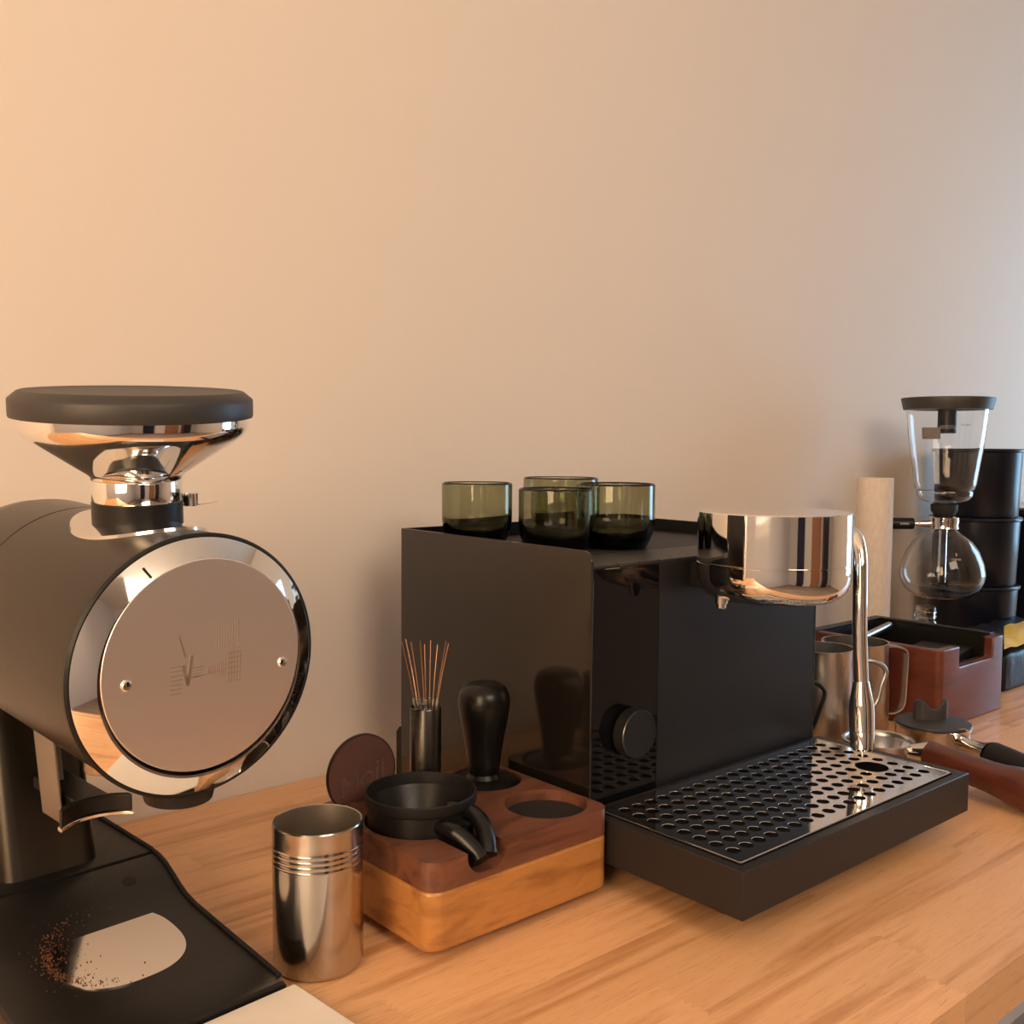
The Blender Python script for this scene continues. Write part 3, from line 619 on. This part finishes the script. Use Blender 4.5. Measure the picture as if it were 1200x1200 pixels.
# ------------------------------------------------------------------ pitchers
def pitcher(name, c, r, h, mat, hd, reach, z1, z0, strap, label, hr=.0028, rt=None, hmat=None):
    rt = rt or r * .9; t = .0010
    T = thing(name, c, label, 'pitcher', None)
    bm = lathe(B(), [(0, .0006), (r - .003, .0006), (r, .004), (r, h * .45), (rt, h * .80), (rt, h * .97), (rt + .0008, h), (rt - t, h), (rt - t, h * .80), (r - t, h * .45), (r - t, .004), (0, .003)], c, n=64)
    # pull a small pouring lip opposite the handle
    sp = -Vector(hd).normalized()
    for v in bm.verts:
        d = v.co - Vector(c)
        if d.z > h * .86:
            q = Vector((d.x, d.y, 0)); k = q.normalized().dot(sp) if q.length > 1e-6 else 0
            if k > .93: v.co += sp * (k - .93) / .07 * .002 * (d.z / h - .86) / .14
    obj('body', bm, mat, T, ang=60)
    H = Vector(hd).normalized(); c = Vector(c); Zv = Vector((0, 0, 1))
    path = smooth_path([c + H * (rt - .001) + Zv * z1, c + H * (reach * .80) + Zv * z1, c + H * reach + Zv * (z1 - .010), c + H * (reach - .004) + Zv * ((z1 + z0) / 2), c + H * (reach - .012) + Zv * (z0 + .005), c + H * (r - .001) + Zv * (z0 + .001)], 6)
    if strap: path = smooth_path([c + H * (rt - .001) + Zv * z1, c + H * (reach * .80) + Zv * (z1 - .001), c + H * (reach * .97) + Zv * (z1 - .006), c + H * reach + Zv * (z1 - .016), c + H * (reach - .001) + Zv * ((z1 + z0) / 2), c + H * (reach - .003) + Zv * (z0 + .012), c + H * (reach * .8) + Zv * (z0 + .003), c + H * (r - .001) + Zv * (z0 + .002)], 6)
    if strap: obj('handle', tube(B(), path, 1, 16, flat=(.0125, .0026), hint=H), hmat or mat, T)
    else: obj('handle', tube(B(), path, hr, 12), hmat or mat, T)
    return T
pitcher('milk_pitcher', (1.0027, .6231, 0), .036, .1134, 'steel_brushed', (.755, -.60, 0), .0735, .097, .041, False, 'brushed steel milk pitcher right beside the espresso machine, half hidden', rt=.0345)
pitcher('milk_pitcher', (1.106, .6420, 0), .0400, .1050, 'steel_brushed', (.78, -.56, 0), .064, .099, .015, True, 'wide steel milk pitcher with broad strap handle, against the reddish wooden box', rt=.0380)
pitcher('milk_pitcher', (.9160, .6240, 0), .0330, .0950, 'dark_steel', (.755, -.656, 0), .0530, .0860, .032, False, 'dark pitcher behind the machine of which only the black handle shows', rt=.031, hmat='black_satin', hr=.0022)

# ------------------------------------------------------------------ portafilter with red wood handle, basket open
pc1 = Vector((.9715, .5345, 0))
p1 = thing('portafilter', pc1, 'portafilter with reddish wooden handle and empty steel basket, lying beside the drip tray', 'portafilter', None)
obj('basket', lathe(B(), [(0, .0015), (.024, .0015), (.030, .003), (.033, .008), (.0342, .028), (.0362, .0325), (.0362, .0345), (.0345, .0350), (.0328, .0340), (.0322, .028), (.0315, .009), (.0285, .0050), (0, .0045)], pc1, n=72), 'steel_brushed', p1, ang=60)
a0 = Vector((.9760, .5020, .0270)); a1 = Vector((.9790, .4830, .0285)); a2 = Vector((.9600, .3560, .0200))
obj('neck', tube(B(), [a0 + Vector((-.001, .006, 0)), a0, a1], [.0105, .0085, .0135], 20), 'steel_mirror', p1)
ax = a2 - a1; L_ = ax.length; q = []
for s, r in ((0, .0138), (.1, .0138), (.3, .0142), (.5, .0150), (.62, .0165), (.72, .0188), (.85, .0195), (.95, .0180), (1.0, .012)): q.append((r, s * L_))
obj('handle', lathe(B(), [(0, 0)] + q + [(0, L_ * 1.01)], a1, ax, 32), 'redwood', p1, ang=60)

# ------------------------------------------------------------------ portafilter with black handle and black lid
pc2 = Vector((1.0590, .5200, 0))
p2 = thing('portafilter', pc2, 'polished portafilter with black handle and black finned lid, in front of the reddish wooden box', 'portafilter', None)
obj('basket_body', lathe(B(), [(0, .0010), (.030, .0010), (.0365, .003), (.0385, .007), (.0385, .0345), (.0398, .0360), (.0398, .0385), (.0385, .0390), (0, .0385)], pc2, n=72), 'steel_mirror', p2, ang=50)
b0 = Vector((1.0500, .4850, .0270)); b1 = Vector((1.0270, .4420, .0275)); b2 = Vector((.9985, .3560, .0200))
obj('neck', tube(B(), [b0 + Vector((.002, .004, .002)), b0, b0.lerp(b1, .35), b0.lerp(b1, .75), b1], [.015, .0100, .0075, .0105, .0140], 20), 'steel_mirror', p2)
ax = b2 - b1; L_ = ax.length
obj('handle', lathe(B(), [(0, 0), (.0142, 0), (.0147, .002), (.0150, .02), (.0150, .05), (.0158, .075), (.0150, L_ - .004), (.010, L_), (0, L_)], b1, ax, 32), 'black_matte', p2, ang=60)
ld = obj('lid', lathe(B(), [(0, .0388), (.0378, .0388), (.0388, .0396), (.0386, .0408), (.030, .0420), (.012, .0432), (0, .0434)], pc2, n=72), 'lid_rubber', p2, ang=50)
bm = B(); fp = []
for s in (-1, 1):
    pass
cu = smooth_path([(-.0185, .0060), (-.0125, .0005), (-.004, -.0015), (.004, -.0015), (.0125, .0005), (.0185, .0060)], 9)
hx = Vector((.80, -.60, 0)).normalized(); hy = Vector((.60, .80, 0)).normalized()
def fin(u, v, z): return pc2 + hx * (u) + hy * v + Vector((0, 0, z))
rows_ = []
for i, pnt in enumerate(cu):
    u, v = pnt.x, pnt.y; s = abs(u) / .018; q_ = min(max((s - .15) / .62, 0), 1); h = .0130 + .0100 * q_ * q_ * (3 - 2 * q_) - (.0050 * ((s - .82) / .2) ** 2 if s > .82 else 0); th = .0040 + .0024 * s
    rows_.append([bm.verts.new(fin(u, v - th / 2, .0415)), bm.verts.new(fin(u, v + th / 2, .0415)), bm.verts.new(fin(u, v + th / 2, .0415 + h)), bm.verts.new(fin(u, v - th / 2, .0415 + h))])
for A, C2 in zip(rows_[:-1], rows_[1:]):
    for i in range(4): bm.faces.new((A[i], A[(i + 1) % 4], C2[(i + 1) % 4], C2[i]))
bm.faces.new(rows_[0]); bm.faces.new(rows_[-1][::-1])
obj('lid_fin', bm, 'lid_rubber', ld, bevel=.0012, seg=2)

# ------------------------------------------------------------------ knock box
kx = thing('knock_box', (1.25, .655, 0), 'reddish mahogany wooden knock box with notched front wall and black liner', 'knock box')
kx0, kx1, ky0, ky1, kh, kt = 1.1655, 1.3380, .5650, .7460, .0965, .012
shell = obj('wooden_shell', prism(B(), rrect(kx0, kx1, ky0, ky1, .008, 5), lambda x, y: (x, y, .001), lambda x, y: (x, y, kh)), 'mahogany', kx, ang=50)
cut(shell, [box(B(), kx0 + kt, kx1 - kt, ky0 + kt, ky1 - kt, .012, .2),
            prism(B(), rrect(1.2130, 1.3040, .0710, .2, .003, 3, (0, 0, 1, 1)), lambda a, b: (a, ky0 - .02, b), lambda a, b: (a, ky0 + kt + .005, b))])
bv = shell.modifiers.new('bevel', 'BEVEL'); bv.width = .0014; bv.segments = 2; bv.limit_method = 'ANGLE'; bv.angle_limit = math.radians(50)
ln = obj('liner', box(B(), kx0 + kt, kx1 - kt, ky0 + kt, ky1 - kt, .012, kh - .0006), 'black_satin', kx, smooth=False)
cut(ln, [box(B(), kx0 + kt + .002, kx1 - kt - .002, ky0 + kt + .002, ky1 - kt - .002, .016, .2), box(B(), 1.2135, 1.3035, ky0, ky0 + .03, .0720, .2)])
bm = B(); box(bm, kx0 - .0005 + .004, kx1 - .004, ky0 + .0, ky0 + .0001, 0, .0001); bm.free()
bm = B()
for a in ((kx0 + .0005, kx1 - .0005, ky1 - kt - .001, ky1 - .0005), (kx1 - kt - .001, kx1 - .0005, ky0 + kt + .002, ky1 - kt - .001)): box(bm, *a, kh - .0002, kh + .0018)
obj('liner_rim', bm, 'black_satin', kx, smooth=False, bevel=.0005)
obj('knock_bar', tube(B(), [(1.190, .7020, .079), (1.2537, .7080, .085), (1.318, .7140, .0900)], .0055, 14), 'steel_brushed', kx)
pd = box(B(), 1.235, 1.315, .590, .655, .066, .0785); bmesh.ops.rotate(pd, verts=pd.verts, cent=(1.275, .62, .07), matrix=Matrix.Rotation(.18, 3, 'Z'))
tag(obj('black_case', pd, 'black_matte', loc=(1.275, .62, .066), smooth=False, bevel=.002), 'flat black rectangular case lying inside the reddish knock box', 'case')
sp_ = box(B(), 1.245, 1.305, .600, .645, .0165, .0658); 
obj('liner_block', sp_, 'black_matte', kx, smooth=False)

# ------------------------------------------------------------------ paper roll
rc = (1.377, .775, 0)
pr_ = tag(obj('paper_roll', lathe(B(), [(.006, .0005), (.0252, .0005), (.0257, .001), (.0257, .292), (.0252, .2928), (.0090, .2928), (.0088, .292), (.006, .28)], rc, n=64, closed=True), 'paper', loc=rc, ang=30), 'tall slim roll of off-white paper standing by the wall behind the knock box', 'paper roll')
bm = B(); 
a_ = math.radians(-38); e = Vector((math.cos(a_), math.sin(a_), 0)) * .0259
tube(bm, [Vector(rc) + e + Vector((0, 0, .002)), Vector(rc) + e + Vector((0, 0, .291))], .0006, 6)
obj('paper_edge', bm, 'paper', pr_)

# ------------------------------------------------------------------ siphon brewer
SC = Vector((1.540, .750, 0)); S_ = lambda px: px / 753.0
sy = thing('siphon_brewer', SC, 'glass siphon coffee brewer, black-lidded upper vessel over a round bulb', 'siphon')
def wall_prof(outer, t):
    inner = [(max(r - t, .0005), z) for r, z in reversed(outer)]
    return outer + inner
up_o = [(.0062, .2300), (.0068, .2480), (.0135, .2515), (.0270, .2535), (.0360, .2575), (.0405, .2640), (.0410, .2690), (.0400, .2715), (.0430, .2745), (.0455, .2830), (.0485, .3050), (.0530, .3350), (.0570, .3650), (.0600, .3960)]
uv = obj('upper_vessel', lathe(B(), wall_prof(up_o, .0016), SC, n=72, closed=True), 'clear', sy, ang=60); uv['label'] = 'clear tapered glass upper vessel'
obj('stem_tube', lathe(B(), wall_prof([(.0062, .1290), (.0062, .2300)], .0014), SC, n=32, closed=True), 'clear', uv)
bl_o = [(.0180, .2180), (.0190, .2110), (.0300, .2040), (.0430, .1930), (.0530, .1780), (.0600, .1600), (.0628, .1450), (.0615, .1330), (.0560, .1200), (.0450, .1095), (.0300, .1050), (0.0006, .1040)]
lb = obj('lower_bulb', lathe(B(), [(max(r - .0016, 0) if r > .001 else 0, z + (.0016 if r < .05 and z < .15 else 0)) for r, z in bl_o][:0] + [(0, .1040)] + list(reversed(bl_o[:-1])) + [(r - .0016, z + (.0014 if z < .13 else 0)) for r, z in bl_o[:-1]] + [(0, .1055)], SC, n=72), 'clear', sy, ang=60)
obj('rubber_stopper', lathe(B(), [(.0090, .2325), (.0150, .2325), (.0165, .2360), (.0195, .2400), (.0200, .2495), (.0190, .2505), (.0090, .2505)], SC, n=40, closed=True), 'black_rubber', sy)
cl = obj('neck_clamp', lathe(B(), [(.0192, .2118), (.0215, .2118), (.0225, .2130), (.0215, .2165), (.0215, .2200), (.0225, .2235), (.0222, .2300), (.0192, .2320)], SC, n=48, closed=True), 'steel_mirror', sy)
lidp = obj('lid', lathe(B(), [(0, .3962), (.0640, .3962), (.0655, .4020), (.0680, .4125), (.0675, .4140), (.0655, .4140), (.060, .4128), (0, .4128)], SC, n=80), 'lid_rubber', sy, ang=40)
obj('lid_socket', lathe(B(), [(0, .3600), (.0132, .3600), (.0138, .3608), (.0138, .3962), (0, .3962)], SC, n=40), 'black_satin', lidp)
fc = Vector((-.899, -.438, 0))     # towards the viewer
rtv = Vector((.438, -.899, 0))
text_on('printed_caution', 'CAUTION', .0045, 'white_print', lidp, SC + fc * .0140 + Vector((0, 0, .3705)), rtv, (0, 0, 1), .0001)
text_on('printed_caution', 'HANDLE WITH CARE', .0026, 'white_print', lidp, SC + fc * .0140 + Vector((0, 0, .3675)), rtv, (0, 0, 1), .0001)
bm = B(); lr = .0565
for i in range(9):
    a = math.radians(-148 + i * 3.0) - 0
    pass
def vlabel(a0, a1, z0, z1, rfun, n=8):
    bm = B(); A, C2 = [], []
    for i in range(n + 1):
        a = math.radians(a0 + (a1 - a0) * i / n); A.append(bm.verts.new(SC + Vector((math.cos(a), math.sin(a), 0)) * rfun(z0) + Vector((0, 0, z0)))); C2.append(bm.verts.new(SC + Vector((math.cos(a), math.sin(a), 0)) * rfun(z1) + Vector((0, 0, z1))))
    for i in range(n): bm.faces.new((A[i], A[i + 1], C2[i + 1], C2[i]))
    return bm
rf = lambda z: .0485 + (z - .305) * .128 + .0007
obj('grey_label', vlabel(-192, -163, .3505, .3680, rf), 'grey_print', uv)
text_on('measure_mark', '5 cups', .0050, 'grey_print', uv, SC + fc * .052 + rtv * .026 + Vector((0, 0, .3720)), rtv, (0, 0, 1), .0001)
text_on('measure_mark', 'COFFEE', .0040, 'white_print', lb, SC + fc * .0520 + rtv * .0190 + Vector((0, 0, .1700)), rtv, (0, 0, 1), .0001)
text_on('measure_mark', '5', .0060, 'white_print', lb, SC + fc * .0500 + rtv * .0190 + Vector((0, 0, .1770)), rtv, (0, 0, 1), .0001)
# handle arm, grip, post, foot
hdv = -CR.normalized()
h0 = SC + Vector((0, 0, .2200))
arm = obj('clamp_arm', tube(B(), [h0 + hdv * .021, h0 + hdv * .038, h0 + hdv * .0475], [.0062, .0045, .0028], 16), 'steel_mirror', sy)
obj('clamp_screw', lathe(B(), [(0, 0), (.0050, 0), (.0050, .0025), (0, .0025)], h0 + hdv * .038, hdv, 20), 'chrome', arm)
grip = obj('handle_grip', lathe(B(), [(0, .0475), (.0082, .0475), (.0090, .0485), (.0090, .0830), (.0080, .0860), (0, .0860)], h0, hdv, 32), 'black_satin', sy)
text_on('printed_mark', 'HARIO', .0045, 'white_print', grip, h0 + hdv * .064 + Vector((-.656, -.755, 0)) * .0092, CR, (0, 0, 1), .0001)
pp = h0 + hdv * .094
post = obj('stand_post', tube(B(), smooth_path([h0 + hdv * .084, h0 + hdv * .092, pp + Vector((0, 0, -.010)), Vector((pp.x, pp.y, .06)), Vector((pp.x, pp.y, .004))], 5), .0030, 12), 'chrome', sy)
bm = B(); box(bm, pp.x - .035, pp.x + .045, pp.y - .055, pp.y + .022, .0005, .0060)
obj('stand_foot', bm, 'black_satin', sy, smooth=False, bevel=.001)

# alcohol burner of glass beneath the bulb
bc = Vector((1.5225, .7655, .0065)); 
bo = [(.0006, 0), (.040, 0), (.043, .003), (.043, .030), (.040, .040), (.030, .0500), (.0190, .0570), (.0150, .0620), (.0150, .0660), (.0172, .0690), (.0150, .0720), (.0172, .0755), (.0150, .0790), (.0160, .0820), (.0150, .0840)]
tag(obj('glass_burner', lathe(B(), [(0, 0)] + bo[1:] + [(.0130, .0838), (.0130, .0640), (.0170, .0580), (.0280, .0480), (.0375, .0390), (.0405, .0300), (.0405, .0040), (0, .0040)], bc, n=64), 'clear', loc=bc, ang=60), 'small clear glass burner bottle with threaded neck under the siphon bulb', 'burner')

# ------------------------------------------------------------------ stacked black canisters
def canister(z0, h, label):
    c = Vector((1.752, .798, z0)); r = .0705
    t = thing('canister', c, label, 'canister', 'black canisters stacked by the wall')
    obj('body', lathe(B(), [(0, .0005), (r * .93, .0005), (r * .95, .003), (r, h - .012), (r, h - .0065), (0, h - .0065)], c, n=72), 'navy_black', t, ang=40)
    obj('lid_rim', lathe(B(), [(0, h - .0065), (r + .0015, h - .0065), (r + .0040, h - .0050), (r + .0042, h - .0025), (r + .0025, h - .0002), (0, h - .0002)], c, n=72), 'navy_black', t, ang=40)
canister(0, .1060, 'glossy black canister, bottom one of the stack of three behind the siphon')
canister(.1060, .1150, 'glossy black canister, middle one of the stack of three behind the siphon')
canister(.2210, .1160, 'glossy black canister, topmost of the stack of three behind the siphon')

# ------------------------------------------------------------------ black appliance, bag and packet at the right edge
ap = thing('black_appliance', (2.03, .80, 0), 'dark box-shaped appliance at the right edge behind the canisters', 'appliance')
obj('housing', box(B(), 1.915, 2.18, .745, .875, .0, .2240), 'navy_black', ap, smooth=False, bevel=.004)
obj('top_trim', box(B(), 1.914, 2.181, .744, .876, .2242, .2300), 'steel_brushed', ap, smooth=False, bevel=.001)
bm = B(); random.seed(5)
bmesh.ops.create_grid(bm, x_segments=14, y_segments=8, size=1)
bm.free(); bm = B(); nx, ny = 14, 8; gx0_, gx1_, gy0_, gy1_ = 1.425, 1.74, .6000, .7300
tp_ = [[bm.verts.new((gx0_ + (gx1_ - gx0_) * i / nx, gy0_ + (gy1_ - gy0_) * j / ny, .0600 + random.uniform(-.003, .003) - (.010 if i in (0, nx) or j in (0, ny) else 0))) for j in range(ny + 1)] for i in range(nx + 1)]
bt_ = [[bm.verts.new((v.co.x, v.co.y, .0005)) for v in row] for row in tp_]
for i in range(nx):
    for j in range(ny):
        bm.faces.new((tp_[i][j], tp_[i + 1][j], tp_[i + 1][j + 1], tp_[i][j + 1])); bm.faces.new((bt_[i][j], bt_[i][j + 1], bt_[i + 1][j + 1], bt_[i + 1][j]))
for i in range(nx):
    for j in (0, ny): bm.faces.new((tp_[i][j], tp_[i + 1][j], bt_[i + 1][j], bt_[i][j]))
for j in range(ny):
    for i in (0, nx): bm.faces.new((tp_[i][j], tp_[i][j + 1], bt_[i][j + 1], bt_[i][j]))
tag(obj('black_bag', bm, 'bag', loc=(1.56, .665, 0), bevel=.004, ang=80), 'black plastic bag of goods lying to the right of the knock box', 'bag')
bm = B(); nx, ny = 10, 6; A = []
for k in (0, 1):
    g = [[bm.verts.new((1.405 + .20 * i / nx + .115 * j / ny, .594 + .050 * j / ny, .0640 + .012 * j / ny + (.006 if k else 0) * math.sin(PI * i / nx) * math.sin(PI * j / ny) + .0008 * k + .0015 * math.sin(i * 2.1 + j))) for j in range(ny + 1)] for i in range(nx + 1)]
    A.append(g)
    for i in range(nx):
        for j in range(ny): bm.faces.new((g[i][j], g[i + 1][j], g[i + 1][j + 1], g[i][j + 1]))
for i in range(nx):
    for j in (0, ny): bm.faces.new((A[0][i][j], A[0][i + 1][j], A[1][i + 1][j], A[1][i][j]))
for j in range(ny):
    for i in (0, nx): bm.faces.new((A[0][i][j], A[0][i][j + 1], A[1][i][j + 1], A[1][i][j]))
tag(obj('yellow_packet', bm, 'yellow', loc=(1.51, .66, .064)), 'yellow foil packet lying on the black bag at the right edge', 'packet')
